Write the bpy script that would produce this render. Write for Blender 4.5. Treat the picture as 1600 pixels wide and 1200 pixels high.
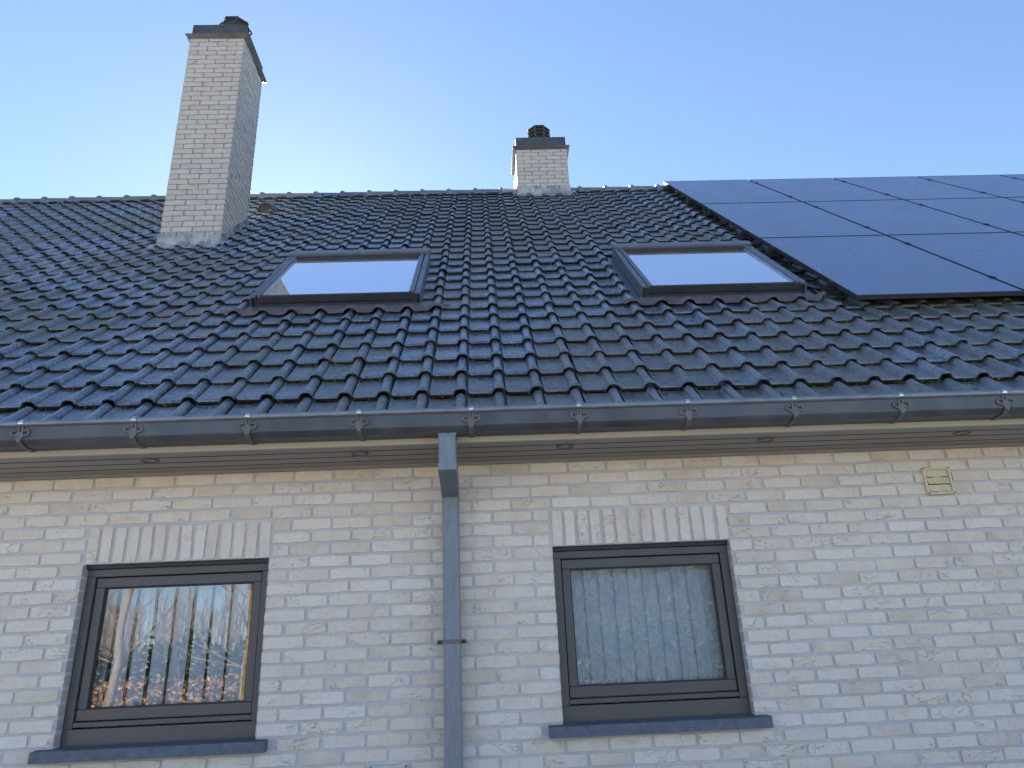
import bpy, math, random
from mathutils import Vector, Matrix
random.seed(7)
R = math.radians
scene = bpy.context.scene
for o in list(bpy.data.objects):
    bpy.data.objects.remove(o, do_unlink=True)
col = scene.collection

# ------------------------------------------------------------------ camera
CAM = Vector((1.0862, -3.5788, -0.9212))
YAW, PITCH, ROLL = 0.040207, 0.362759, -0.044714
cy_, sy_ = math.cos(YAW), math.sin(YAW); cp_, sp_ = math.cos(PITCH), math.sin(PITCH)
FW = Vector((sy_ * cp_, cy_ * cp_, sp_)); RT0 = Vector((cy_, -sy_, 0)); UP0 = RT0.cross(FW)
RT = RT0 * math.cos(ROLL) + UP0 * math.sin(ROLL); UP = -RT0 * math.sin(ROLL) + UP0 * math.cos(ROLL)
cd = bpy.data.cameras.new('camera'); cam = bpy.data.objects.new('camera', cd); col.objects.link(cam)
cd.sensor_fit = 'HORIZONTAL'; cd.sensor_width = 36; cd.lens = 1110 / 1600 * 36
cd.clip_start = .05; cd.clip_end = 3000
cam.matrix_world = Matrix(((RT.x, UP.x, -FW.x, CAM.x), (RT.y, UP.y, -FW.y, CAM.y), (RT.z, UP.z, -FW.z, CAM.z), (0, 0, 0, 1)))
scene.camera = cam

# ------------------------------------------------------------------ sky, sun, exposure
SUN_AZ, SUN_EL = R(-17), R(31)          # azimuth from +Y towards +X
SKY_STRENGTH, SUN_STRENGTH = .05, 5.0
scene.view_settings.view_transform = 'Standard'
scene.view_settings.look = 'None'
scene.view_settings.gamma = 1
scene.view_settings.use_curve_mapping = False
scene.view_settings.exposure = 2.72
w = bpy.data.worlds.new('World'); scene.world = w; w.use_nodes = True
nt = w.node_tree; bg = nt.nodes['Background']
sky = nt.nodes.new('ShaderNodeTexSky'); sky.sky_type = 'NISHITA'; sky.sun_disc = False
sky.sun_elevation = SUN_EL; sky.sun_rotation = SUN_AZ
sky.altitude = 50; sky.air_density = .7; sky.dust_density = .05; sky.ozone_density = 1.5
nt.links.new(sky.outputs[0], bg.inputs[0]); bg.inputs[1].default_value = SKY_STRENGTH
sl = bpy.data.lights.new('sun', 'SUN'); sl.energy = SUN_STRENGTH; sl.angle = R(.53); sl.color = (1, .93, .82)
sun = bpy.data.objects.new('sun', sl); col.objects.link(sun)
sd = Vector((math.sin(SUN_AZ) * math.cos(SUN_EL), math.cos(SUN_AZ) * math.cos(SUN_EL), math.sin(SUN_EL)))
sun.rotation_euler = sd.to_track_quat('Z', 'Y').to_euler()
sun.location = (0, 0, 12)

# ------------------------------------------------------------------ helpers
def px(p):
    d = Vector(p) - CAM; z = d.dot(FW)
    if z < .05: return None
    return 800 + 1110 * d.dot(RT) / z, 600 - 1110 * d.dot(UP) / z

class MB:
    def __init__(s): s.v = []; s.f = []; s.sm = []; s.mi = []
    def face(s, pts, smooth=False, mi=0):
        n = len(s.v); s.v += [tuple(p) for p in pts]; s.f.append(tuple(range(n, n + len(pts)))); s.sm.append(smooth); s.mi.append(mi)
    def add(s, vs, fs, smooth=False, mi=0):
        n = len(s.v); s.v += [tuple(p) for p in vs]
        for f in fs: s.f.append(tuple(i + n for i in f)); s.sm.append(smooth); s.mi.append(mi)
    def box(s, x0, x1, y0, y1, z0, z1, bev=0, M=None, mi=0):
        c = [(x0, y0, z0), (x1, y0, z0), (x1, y1, z0), (x0, y1, z0), (x0, y0, z1), (x1, y0, z1), (x1, y1, z1), (x0, y1, z1)]
        if bev <= 0:
            vs = [Vector(p) for p in c]
            fs = [(0, 3, 2, 1), (4, 5, 6, 7), (0, 1, 5, 4), (1, 2, 6, 5), (2, 3, 7, 6), (3, 0, 4, 7)]
        else:
            b = min(bev, (x1 - x0) * .45, (y1 - y0) * .45, (z1 - z0) * .45)
            vs = []; fs = []
            X = (x0, x1); Y = (y0, y1); Z = (z0, z1); idx = {}
            for i in (0, 1):
                for j in (0, 1):
                    for k in (0, 1):
                        si, sj, sk = (1, -1)[i], (1, -1)[j], (1, -1)[k]
                        idx[i, j, k, 0] = len(vs); vs.append(Vector((X[i], Y[j] + sj * b, Z[k] + sk * b)))
                        idx[i, j, k, 1] = len(vs); vs.append(Vector((X[i] + si * b, Y[j], Z[k] + sk * b)))
                        idx[i, j, k, 2] = len(vs); vs.append(Vector((X[i] + si * b, Y[j] + sj * b, Z[k])))
            def q(*a): fs.append(tuple(idx[t] for t in a))
            for i in (0, 1): q((i, 0, 0, 0), (i, 1, 0, 0), (i, 1, 1, 0), (i, 0, 1, 0))
            for j in (0, 1): q((0, j, 0, 1), (1, j, 0, 1), (1, j, 1, 1), (0, j, 1, 1))
            for k in (0, 1): q((0, 0, k, 2), (1, 0, k, 2), (1, 1, k, 2), (0, 1, k, 2))
            for i in (0, 1):
                for j in (0, 1): q((i, j, 0, 0), (i, j, 1, 0), (i, j, 1, 1), (i, j, 0, 1))
                for k in (0, 1): q((i, 0, k, 0), (i, 1, k, 0), (i, 1, k, 2), (i, 0, k, 2))
            for j in (0, 1):
                for k in (0, 1): q((0, j, k, 1), (1, j, k, 1), (1, j, k, 2), (0, j, k, 2))
            for i in (0, 1):
                for j in (0, 1):
                    for k in (0, 1): q((i, j, k, 0), (i, j, k, 1), (i, j, k, 2))
            ctr = Vector(((x0 + x1) / 2, (y0 + y1) / 2, (z0 + z1) / 2)); g = []
            for f in fs:
                a, b_, c_ = vs[f[0]], vs[f[1]], vs[f[2]]
                n = (b_ - a).cross(c_ - a)
                m = sum((vs[t] for t in f), Vector()) / len(f) - ctr
                g.append(f if n.dot(m) > 0 else tuple(reversed(f)))
            fs = g
        if M is not None: vs = [M @ p for p in vs]
        s.add(vs, fs, False, mi)
    def prism_x(s, prof, x0, x1, smooth=False, close=True, caps=True, M=None, mi=0):
        """profile of (y, z) points swept along x"""
        n = len(prof)
        vs = [Vector((x0, y, z)) for y, z in prof] + [Vector((x1, y, z)) for y, z in prof]
        if M is not None: vs = [M @ p for p in vs]
        fs = [(i, (i + 1) % n, (i + 1) % n + n, i + n) for i in range(n if close else n - 1)]
        s.add(vs, fs, smooth, mi)
        if caps and close: s.add(vs, [tuple(reversed(range(n))), tuple(range(n, 2 * n))], False, mi)
    def tube(s, pts, rad, seg=8, smooth=True, caps=True, mi=0):
        vs = []; fs = []
        pts = [Vector(p) for p in pts]
        rad = rad if isinstance(rad, (list, tuple)) else [rad] * len(pts)
        prev = None
        for i, p in enumerate(pts):
            d = (pts[min(i + 1, len(pts) - 1)] - pts[max(i - 1, 0)]).normalized()
            a = Vector((0, 0, 1)) if abs(d.z) < .9 else Vector((1, 0, 0))
            if prev is not None: a = prev
            u = (a - d * a.dot(d)).normalized(); v = d.cross(u); prev = u
            for k in range(seg):
                t = 2 * math.pi * k / seg
                vs.append(p + (u * math.cos(t) + v * math.sin(t)) * rad[i])
        for i in range(len(pts) - 1):
            for k in range(seg):
                a = i * seg + k; b = i * seg + (k + 1) % seg
                fs.append((a, b, b + seg, a + seg))
        if caps: fs.append(tuple(reversed(range(seg)))); fs.append(tuple(range(len(vs) - seg, len(vs))))
        s.add(vs, fs, smooth, mi)
    def mesh(s, name):
        me = bpy.data.meshes.new(name); me.from_pydata(s.v, [], s.f)
        me.polygons.foreach_set('use_smooth', s.sm)
        if any(s.mi): me.polygons.foreach_set('material_index', s.mi)
        me.update(); return me
    def build(s, name, mat, parent=None, kind=None, label=None):
        me = s.mesh(name)
        for m in (mat if isinstance(mat, (list, tuple)) else [mat]): me.materials.append(m)
        return link(name, me, parent, kind, label)

def link(name, me, parent=None, kind=None, label=None, M=None):
    o = bpy.data.objects.new(name, me); col.objects.link(o)
    if M is not None: o.matrix_basis = M
    if parent is not None:
        o.parent = parent
        if parent.type == 'EMPTY': o.matrix_parent_inverse = Matrix.Translation(-parent.location)
    if kind: o['kind'] = kind
    if label: o['label'] = label
    return o

def thing(name, label, cat, loc, group=None):
    o = bpy.data.objects.new(name, None); col.objects.link(o); o.location = loc; o.empty_display_size = .2
    o['label'] = label; o['category'] = cat
    if group: o['group'] = group
    return o

def tag(o, label, cat, group=None):
    o['label'] = label; o['category'] = cat
    if group: o['group'] = group
    return o

# ------------------------------------------------------------------ materials
class NT:
    def __init__(s, name):
        s.m = bpy.data.materials.new(name); s.m.use_nodes = True; s.t = s.m.node_tree
        s.b = s.t.nodes['Principled BSDF']; s.out = s.t.nodes['Material Output']
    def n(s, kind, **kw):
        nd = s.t.nodes.new('ShaderNode' + kind)
        for k, v in kw.items():
            if k.startswith('_'): setattr(nd, k[1:], v)
            else: nd.inputs[k.replace('__', ' ')].default_value = v
        return nd
    def l(s, a, b): s.t.links.new(a, b)
    def set(s, **kw):
        for k, v in kw.items(): s.b.inputs[k.replace('__', ' ')].default_value = v
        return s
    def coord(s, kind='Object', rnd=True, scale=None):
        tc = s.n('TexCoord'); src = tc.outputs[kind]
        if rnd:
            oi = s.n('ObjectInfo'); ge = s.n('NewGeometry')
            add = s.n('Math', _operation='ADD'); s.l(oi.outputs['Random'], add.inputs[0]); s.l(ge.outputs['Random Per Island'], add.inputs[1])
            fr = s.n('Math', _operation='FRACT'); s.l(add.outputs[0], fr.inputs[0]); s.rnd = fr.outputs[0]
            cmb = s.n('CombineXYZ')
            for i, k in enumerate((37., 61., 83.)):
                mu = s.n('Math', _operation='MULTIPLY'); s.l(s.rnd, mu.inputs[0]); mu.inputs[1].default_value = k; s.l(mu.outputs[0], cmb.inputs[i])
            va = s.n('VectorMath', _operation='ADD'); s.l(src, va.inputs[0]); s.l(cmb.outputs[0], va.inputs[1]); src = va.outputs[0]
        if scale:
            mp = s.n('VectorMath', _operation='MULTIPLY'); s.l(src, mp.inputs[0]); mp.inputs[1].default_value = scale; src = mp.outputs[0]
        return src
    def noise(s, co, scale, detail=4, rough=.55, dist=0):
        nd = s.n('TexNoise', Scale=scale, Detail=detail, Roughness=rough, Distortion=dist); s.l(co, nd.inputs['Vector']); return nd.outputs['Fac']
    def ramp(s, fac, stops):
        r = s.n('ValToRGB'); e = r.color_ramp.elements
        while len(e) < len(stops): e.new(.5)
        for el, (p, c) in zip(e, stops): el.position = p; el.color = (c, c, c, 1) if isinstance(c, (int, float)) else (*c, 1)
        s.l(fac, r.inputs[0]); return r.outputs[0]
    def mix(s, fac, a, b, mode='MIX'):
        m = s.n('MixRGB', _blend_type=mode)
        for i, x in ((0, fac), (1, a), (2, b)):
            if isinstance(x, (int, float)): m.inputs[i].default_value = x if i == 0 else (x, x, x, 1)
            elif isinstance(x, tuple): m.inputs[i].default_value = (*x, 1)
            else: s.l(x, m.inputs[i])
        return m.outputs[0]
    def math(s, op, a, b=0):
        m = s.n('Math', _operation=op)
        for i, x in ((0, a), (1, b)):
            if isinstance(x, (int, float)): m.inputs[i].default_value = x
            else: s.l(x, m.inputs[i])
        return m.outputs[0]
    def bump(s, h, strength=.5, dist=.01):
        b = s.n('Bump', Strength=strength, Distance=dist); s.l(h, b.inputs['Height']); s.l(b.outputs[0], s.b.inputs['Normal']); return b
    def color(s, c): s.l(c, s.b.inputs['Base Color']); return s
    def rough(s, c): s.l(c, s.b.inputs['Roughness']); return s

def mat_brick(name, warm=1.0):
    k = NT(name); co = k.coord()
    base = k.ramp(k.rnd, [(0, (.62, .53, .43)), (.25, (.72, .63, .52)), (.5, (.765, .69, .59)), (.75, (.685, .595, .495)), (1, (.785, .72, .63))])
    n1 = k.noise(co, 9, 5, .6); n2 = k.noise(co, 55, 5, .65)
    c = k.mix(k.ramp(n1, [(.35, 0), (.7, .55)]), base, (.82, .77, .70))
    c = k.mix(k.ramp(n2, [(.28, .30), (.48, 0)]), c, (.44, .355, .28), 'MIX')
    # hand moulded creases: sparse thin folds
    st = k.n('VectorMath', _operation='MULTIPLY'); k.l(co, st.inputs[0]); st.inputs[1].default_value = (1, 1, 2.2)
    w1 = k.noise(st.outputs[0], 13, 3, .6, .6)
    fold = k.ramp(w1, [(.478, 0), (.4985, 1), (.501, 1), (.503, 0)])
    msk = k.ramp(k.noise(co, 6, 2), [(.54, 0), (.64, .9)])
    fm = k.math('MULTIPLY', fold, msk)
    c = k.mix(k.math('MULTIPLY', fm, .55), c, (.24, .175, .12))
    spot = k.ramp(k.noise(co, 95, 2), [(.73, 0), (.77, .75)])
    c = k.mix(spot, c, (.17, .125, .09))
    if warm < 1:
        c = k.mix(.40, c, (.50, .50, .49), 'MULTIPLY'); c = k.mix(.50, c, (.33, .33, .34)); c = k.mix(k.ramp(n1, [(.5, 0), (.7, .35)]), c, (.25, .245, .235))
    k.color(c); k.set(Roughness=.92)
    h = k.math('ADD', k.math('MULTIPLY', n2, .5), k.math('ADD', k.math('MULTIPLY', n1, .8), k.math('MULTIPLY', fm, -.9)))
    k.bump(h, .75, .006); return k.m

def mat_mortar():
    k = NT('mortar'); co = k.coord(rnd=False)
    n = k.noise(co, 3, 4); n2 = k.noise(co, 180, 3)
    c = k.mix(k.ramp(n, [(.35, 0), (.65, 1)]), (.545, .530, .530), (.635, .620, .620))
    c = k.mix(k.ramp(n2, [(.3, .3), (.6, 0)]), c, (.33, .305, .285))
    k.color(c); k.set(Roughness=.95); k.bump(n2, .5, .003); return k.m

def mat_tile():
    k = NT('roof_tile_glaze'); co = k.coord()
    geo = k.n('NewGeometry'); wp = geo.outputs['Position']
    base = k.ramp(k.rnd, [(0, (.028, .036, .052)), (.5, (.048, .060, .083)), (1, (.078, .094, .122))])
    n1 = k.noise(co, 16, 6, .7, .4); n2 = k.noise(co, 75, 5, .7); nw = k.noise(wp, 1.1, 3); n3 = k.noise(co, 38, 6, .75, .8)
    dust = k.math('MULTIPLY', k.ramp(n1, [(.40, 0), (.66, 1)]), k.ramp(n3, [(.32, 0), (.62, 1)]))
    c = k.mix(k.math('MULTIPLY', dust, .8), base, (.26, .295, .335))
    c = k.mix(k.ramp(n3, [(.30, .55), (.46, 0)]), c, (.018, .021, .025))
    # lichen and moss grow in patches of the roof
    moss = k.math('MULTIPLY', k.ramp(n3, [(.42, 0), (.57, 1)]), k.ramp(nw, [(.43, 0), (.58, .95)]))
    c = k.mix(moss, c, (.092, .092, .062))
    sp = k.ramp(k.noise(co, 130, 2), [(.69, 0), (.74, .6)]); c = k.mix(sp, c, (.26, .27, .26))
    k.color(c)
    rgh = k.ramp(n3, [(.25, .24), (.75, .55)])
    rr = k.mix(k.math('MULTIPLY', moss, .9), rgh, .9)
    k.rough(rr); k.set(Specular__IOR__Level=.6, Coat__Weight=1.0, Coat__IOR=2.0)
    k.l(k.mix(k.math('MULTIPLY', moss, .9), k.ramp(n3, [(.3, .13), (.7, .46)]), .9), k.b.inputs['Coat Roughness'])
    k.bump(k.math('ADD', n1, k.math('MULTIPLY', n3, .7)), .45, .008); return k.m

def mat_moss_shade():  # mossy dirt on the tile lips, colour darkened further for their shade
    k = NT('moss_shade_edge'); co = k.coord()
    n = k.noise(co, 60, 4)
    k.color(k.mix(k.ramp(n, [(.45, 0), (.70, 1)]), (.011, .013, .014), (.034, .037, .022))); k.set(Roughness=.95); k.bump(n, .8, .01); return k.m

def mat_metal(name, base, rough=.45, metallic=.0, var=.25, spec=.5, scale=8, stretch=(1, 1, 1)):
    k = NT(name); co = k.coord(rnd=True, scale=stretch)
    n = k.noise(co, scale, 5, .6); n2 = k.noise(co, scale * 9, 3)
    lo = tuple(max(0, b * (1 - var)) for b in base); hi = tuple(min(1, b * (1 + var)) for b in base)
    c = k.mix(k.ramp(n, [(.3, 0), (.7, 1)]), lo, hi)
    k.color(c); k.set(Metallic=metallic, Specular__IOR__Level=spec)
    k.rough(k.ramp(n, [(.3, rough * .8), (.7, min(1, rough * 1.25))])); k.bump(n2, .12, .003); return k.m

def mat_plain(name, c, rough=.6, spec=.5, var=.1, scale=6):
    return mat_metal(name, c, rough, 0, var, spec, scale)

def mat_flashing():
    k = NT('lead_flashing'); co = k.coord(rnd=False)
    n = k.noise(co, 5, 5); n2 = k.noise(k.coord(rnd=False, scale=(1, 1, .25)), 34, 4, .6)
    c = k.mix(k.ramp(n, [(.4, 0), (.6, 1)]), (.20, .235, .27), (.36, .38, .385))
    c = k.mix(k.ramp(n2, [(.52, 0), (.64, .8)]), c, (.085, .075, .07))
    c = k.mix(k.ramp(k.noise(co, 18, 4), [(.56, 0), (.66, .6)]), c, (.48, .45, .40))
    k.color(c); k.set(Roughness=.7); k.bump(n, .3, .01); return k.m

def mat_apron():
    k = NT('brown_apron'); co = k.coord(rnd=False)
    n = k.noise(co, 6, 5); c = k.mix(k.ramp(n, [(.35, 0), (.65, 1)]), (.095, .075, .070), (.165, .130, .118))
    k.color(c); k.set(Roughness=.6); k.bump(n, .3, .01); return k.m

def mat_glass(name, gain, tint=(1, 1, 1), base=.0):
    k = NT(name); k.t.nodes.remove(k.b)
    fr = k.n('Fresnel', IOR=1.52); f = k.math('MINIMUM', k.math('ADD', k.math('MULTIPLY', fr.outputs[0], gain), base), .96)
    g = k.n('BsdfGlossy', Roughness=.0); g.inputs['Color'].default_value = (1, 1, 1, 1)
    tr = k.n('BsdfTransparent'); tr.inputs['Color'].default_value = (*tint, 1)
    co = k.coord(rnd=False); n = k.noise(co, 1.6, 2)
    bp = k.n('Bump', Strength=.035, Distance=.01); k.l(n, bp.inputs['Height']); k.l(bp.outputs[0], g.inputs['Normal'])
    mx = k.n('MixShader'); k.l(f, mx.inputs[0]); k.l(tr.outputs[0], mx.inputs[1]); k.l(g.outputs[0], mx.inputs[2])
    k.l(mx.outputs[0], k.out.inputs[0]); return k.m

def mat_panel():
    k = NT('solar_glass'); co = k.coord()
    n = k.noise(co, 2.2, 5, .6); n2 = k.noise(co, 260, 2)
    base = k.ramp(k.rnd, [(0, (.096, .136, .245)), (1, (.110, .152, .265))])
    c = k.mix(k.ramp(n, [(.45, 0), (.85, .16)]), base, (.14, .15, .17))
    k.color(c); k.rough(k.ramp(n, [(.3, .26), (.75, .32)])); k.set(Specular__IOR__Level=.9, IOR=1.7)
    return k.m

M_BRICK = mat_brick('handmade_brick'); M_BRICKW = mat_brick('weathered_brick', .60); M_MORTAR = mat_mortar(); M_TILE = mat_tile(); M_MOSS_SHADE = mat_moss_shade()
M_ZINC = mat_metal('dark_zinc', (.095, .102, .110), .48, .2, .38, .5, 5, (1, 1, .5))
M_ZINC_B = mat_metal('bead_zinc_lit', (.22, .245, .28), .38, .35, .2, .5, 9)  # gutter zinc with the sky light on the bead put into its colour
M_ZINC_P = mat_metal('pipe_zinc', (.21, .235, .27), .48, .3, .20, .5, 7, (6, 6, 1))
M_BRKT = mat_metal('bracket_metal', (.155, .150, .145), .6, .15, .2)
M_CLIP = mat_metal('clip_steel', (.62, .66, .70), .25, .9, .1)
M_CREAM = mat_plain('cream_board', (.47, .42, .35), .5, .4, .06, 3)
M_SOFFIT_SHADE = mat_plain('soffit_board', (.29, .27, .25), .45, .4, .06, 3)  # cream board, colour darkened to carry the shade under the eaves
M_LAMP = mat_metal('downlight_rim', (.17, .155, .14), .4, .5, .1)
M_FRAME = mat_metal('window_aluminium', (.092, .086, .084), .42, .0, .10, .5, 5)
M_MORTW = mat_plain('weathered_mortar', (.24, .235, .23), .95, .2, .2, 20)
M_STONE = mat_plain('bluestone', (.125, .145, .18), .75, .4, .28, 30)
M_SKYF = mat_metal('skylight_cover', (.135, .152, .185), .38, .4, .16, .5, 8)
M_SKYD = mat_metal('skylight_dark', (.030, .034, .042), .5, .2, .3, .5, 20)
M_ALU = mat_metal('bright_trim', (.42, .47, .52), .35, .7, .1)
M_LEAD = mat_flashing(); M_APRON = mat_apron()
M_GLASS = mat_glass('window_glass', 2.6, (.86, .91, .94), .02)
M_SGLASS = mat_glass('skylight_glass', 3.8, (.85, .92, .94), .16)
M_PANEL = mat_panel()
M_PFRAME = mat_metal('panel_frame', (.030, .034, .042), .65, .0, .2, .3)
M_RAIL = mat_metal('rail_metal', (.030, .032, .038), .6, .2, .2, .3)
M_CROWN = mat_plain('chimney_crown', (.062, .070, .085), .85, .3, .35, 14)
M_POT = mat_plain('chimney_pot', (.055, .058, .065), .85, .3, .4, 20)
M_VENT = mat_plain('vent_cream', (.70, .60, .40), .5, .4, .08, 20)
M_VENTW = mat_plain('vent_pale', (.60, .57, .50), .5, .4, .08, 20)
M_SCREW = mat_plain('screw_dark', (.05, .045, .04), .5)
M_SLAT = mat_plain('blind_fabric', (.66, .72, .79), .9, .2, .05, 40)
M_ROOM = mat_plain('room_plaster', (.30, .30, .31), .9, .2, .05)
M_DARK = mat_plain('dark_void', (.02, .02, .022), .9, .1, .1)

# ------------------------------------------------------------------ dimensions
BL, BH = .2, .061419                        # brick module along the wall, course height
XL, XR = -5.6, 11.2                         # ends of the house
GZ = -2.52                                  # ground level
AL = .778991                                # roof pitch
RO = Vector((0, -.3562, .1384))             # roof origin: lower edge of the first course
TW, TE = .193725, .237967                   # tile width, course exposure
TX0 = .9597                                 # x of a roll
NROW = 28
RM = Matrix(((1, 0, 0, RO.x), (0, math.cos(AL), -math.sin(AL), RO.y), (0, math.sin(AL), math.cos(AL), RO.z), (0, 0, 0, 1)))
WIN = [(-.888, .004), (1.394, 2.286)]       # window openings
WZ0, WZ1 = -1.236, -.430
RIDGE_T = 27.85 * TE
RP = RM @ Vector((0, RIDGE_T, 0)); RY, RZ = RP.y, RP.z

# ------------------------------------------------------------------ ground
def mat_ground():
    k = NT('garden_ground'); geo = k.n('NewGeometry'); wp = geo.outputs['Position']
    n = k.noise(wp, .35, 5); n2 = k.noise(wp, 14, 5)
    c = k.mix(k.ramp(n, [(.4, 0), (.6, 1)]), (.075, .085, .035), (.16, .125, .07))
    c = k.mix(k.ramp(n2, [(.4, 0), (.7, .6)]), c, (.22, .17, .10))
    k.color(c); k.set(Roughness=.95); k.bump(n2, .6, .05); return k.m
g = MB(); g.face([(-900, -900, GZ), (900, -900, GZ), (900, 900, GZ), (-900, 900, GZ)])
g.build('ground', mat_ground(), None, 'structure')
def mat_paving():
    k = NT('terrace_paving'); geo = k.n('NewGeometry'); wp = geo.outputs['Position']
    n = k.noise(wp, 2.5, 5); k.color(k.mix(n, (.30, .27, .24), (.40, .36, .32))); k.set(Roughness=.85)
    return k.m
g = MB(); g.box(XL - .5, XR + .5, -7.5, -.02, GZ - .05, GZ + .03); g.build('terrace', mat_paving(), None, 'structure')  # unseen paving, tone set for the light it bounces onto the wall
def mat_bounce_gravel():
    k = NT('bounce_gravel'); geo = k.n('NewGeometry'); wp = geo.outputs['Position']
    n = k.noise(wp, .6, 4); n2 = k.noise(wp, 60, 4)
    c = k.mix(n, (.46, .42, .36), (.58, .53, .46)); c = k.mix(k.ramp(n2, [(.3, .4), (.55, 0)]), c, (.28, .25, .21))
    k.color(c); k.set(Roughness=.95); k.bump(n2, .8, .02); return k.m
g = MB(); g.box(-24, 30, -19, -7.52, GZ - .05, GZ + .012); g.build('bounce_yard', mat_bounce_gravel(), None, 'structure')  # unseen pale ground, added to bounce sunlight onto the wall

# ------------------------------------------------------------------ house
house = thing('house', 'cream brick house with dark tiled roof, two chimneys and two skylights', 'house', (2.6, 2.0, GZ))

# walls: mortar body with real openings
wb = MB()
xs = [XL, WIN[0][0], WIN[0][1], WIN[1][0], WIN[1][1], XR]; zs = [GZ, WZ0, WZ1, .07]
YM, YB = .0070, .30
for i in range(5):
    for j in range(3):
        if j == 1 and i in (1, 3): continue
        wb.face([(xs[i], YM, zs[j]), (xs[i + 1], YM, zs[j]), (xs[i + 1], YM, zs[j + 1]), (xs[i], YM, zs[j + 1])])
for a, b in WIN:
    wb.face([(a, YM, WZ0), (a, YM, WZ1), (a, YB, WZ1), (a, YB, WZ0)])
    wb.face([(b, YM, WZ1), (b, YM, WZ0), (b, YB, WZ0), (b, YB, WZ1)])
    wb.face([(a, YM, WZ1), (b, YM, WZ1), (b, YB, WZ1), (a, YB, WZ1)])
    wb.face([(a, YM, WZ0), (a, YB, WZ0), (b, YB, WZ0), (b, YM, WZ0)])
YBK = 2 * RY - .0
for x, s in ((XL, 1), (XR, -1)):
    pts = [(x, YM, GZ), (x, YBK, GZ), (x, YBK, .1), (x, RY, RZ - .12), (x, YM, .1)]
    wb.face(pts if s < 0 else list(reversed(pts)))
wb.face([(XR, YBK, GZ), (XL, YBK, GZ), (XL, YBK, .1), (XR, YBK, .1)])
wall = wb.build('wall', M_MORTAR, house, label='cream handmade brick wall with pale grey joints')

def brick_mesh(L, H, seed, vertical=False, depth=.026):
    """one hand moulded brick face, centred, front towards -y; uneven outline and surface"""
    rn = random.Random(seed); m = MB(); nx, nz = (5, 2)
    P = []
    for j in range(nz + 1):
        row = []
        for i in range(nx + 1):
            x = -L / 2 + L * i / nx; z = -H / 2 + H * j / nz; y = rn.uniform(-.0016, .0016)
            if i in (0, nx): x += rn.uniform(-.0022, .0016) * (1 if i else -1); y += .0012
            if j in (0, nz): z += rn.uniform(-.0026, .0012) * (1 if j else -1); y += .0012
            if i in (0, nx) and j in (0, nz): x -= math.copysign(.0016, x); z -= math.copysign(.0014, z)
            row.append(Vector((x, y, z)))
        P.append(row)
    if vertical: P = [[Vector((-p.z, p.y, p.x)) for p in r] for r in P]
    vs = [p for r in P for p in r]
    m.add(vs, [(j * (nx + 1) + i, j * (nx + 1) + i + 1, (j + 1) * (nx + 1) + i + 1, (j + 1) * (nx + 1) + i) for j in range(nz) for i in range(nx)], True)
    loop = [P[0][i] for i in range(nx + 1)] + [P[j][nx] for j in range(1, nz + 1)] + [P[nz][i] for i in range(nx - 1, -1, -1)] + [P[j][0] for j in range(nz - 1, 0, -1)]
    n = len(loop); back = [Vector((p.x, depth, p.z)) for p in loop]
    m.add(loop + back, [(i, i + n, (i + 1) % n + n, (i + 1) % n) for i in range(n)], False)
    return m
JT = .0125
cache = {}
def brick_data(L, seed, vertical=False, H=None, mat=M_BRICK):
    key = (round(L, 3), seed, vertical, H, mat.name)
    if key not in cache:
        mb = brick_mesh(L, H or BH - .0125, hash(key[:2]) & 0xffff, vertical); me = mb.mesh('brick'); me.materials.append(mat); cache[key] = (me, mb)
    return cache[key]

spots = []   # (x centre, z centre, length)
ncourse = int((0 - GZ) / BH)
for c in range(ncourse):
    zc = -(c + .5) * BH
    off = 0 if c % 2 else .5
    u0 = math.floor(XL / BL) + off; k = 0
    cuts = []
    if 4 <= c <= 6: cuts = [(WIN[0][0] + .002, WIN[0][1] + .008), (WIN[1][0] - .006, WIN[1][1] + .002)]
    elif 7 <= c <= 19: cuts = [(WIN[0][0], WIN[0][1]), (WIN[1][0], WIN[1][1])]
    elif c == 20: cuts = [(-.955, .058), (1.336, 2.352)]
    while (u0 + k) * BL < XR:
        a, b = (u0 + k) * BL, (u0 + k + 1) * BL; k += 1
        segs = [(max(a, XL), min(b, XR))]
        for p, q in cuts:
            ns = []
            for s, e in segs:
                if e <= p or s >= q: ns.append((s, e)); continue
                if s < p: ns.append((s, p))
                if e > q: ns.append((q, e))
            segs = ns
        for s, e in segs:
            at_open = any(abs(s - q) < 1e-6 or abs(e - p) < 1e-6 for p, q in cuts)
            if e - s < .05: continue
            L = e - s - JT
            x = (s + e) / 2
            if at_open and c >= 7:
                L += JT / 2 - .001; x += (JT / 4 if any(abs(e - p) < 1e-6 for p, q in cuts) else -JT / 4)
            spots.append((x + random.uniform(-.002, .002), zc + random.uniform(-.0012, .0012), L))
def in_frame(p):
    q = px(p); return q is not None and -20 < q[0] < 1620 and -20 < q[1] < 1220
def size(p): return 1 / (Vector(p) - CAM).length
vis = sorted([s for s in spots if in_frame((s[0], 0, s[1]))], key=lambda s: -size((s[0], 0, s[1])))
near = set(vis[:300]); rest = MB()
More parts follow.
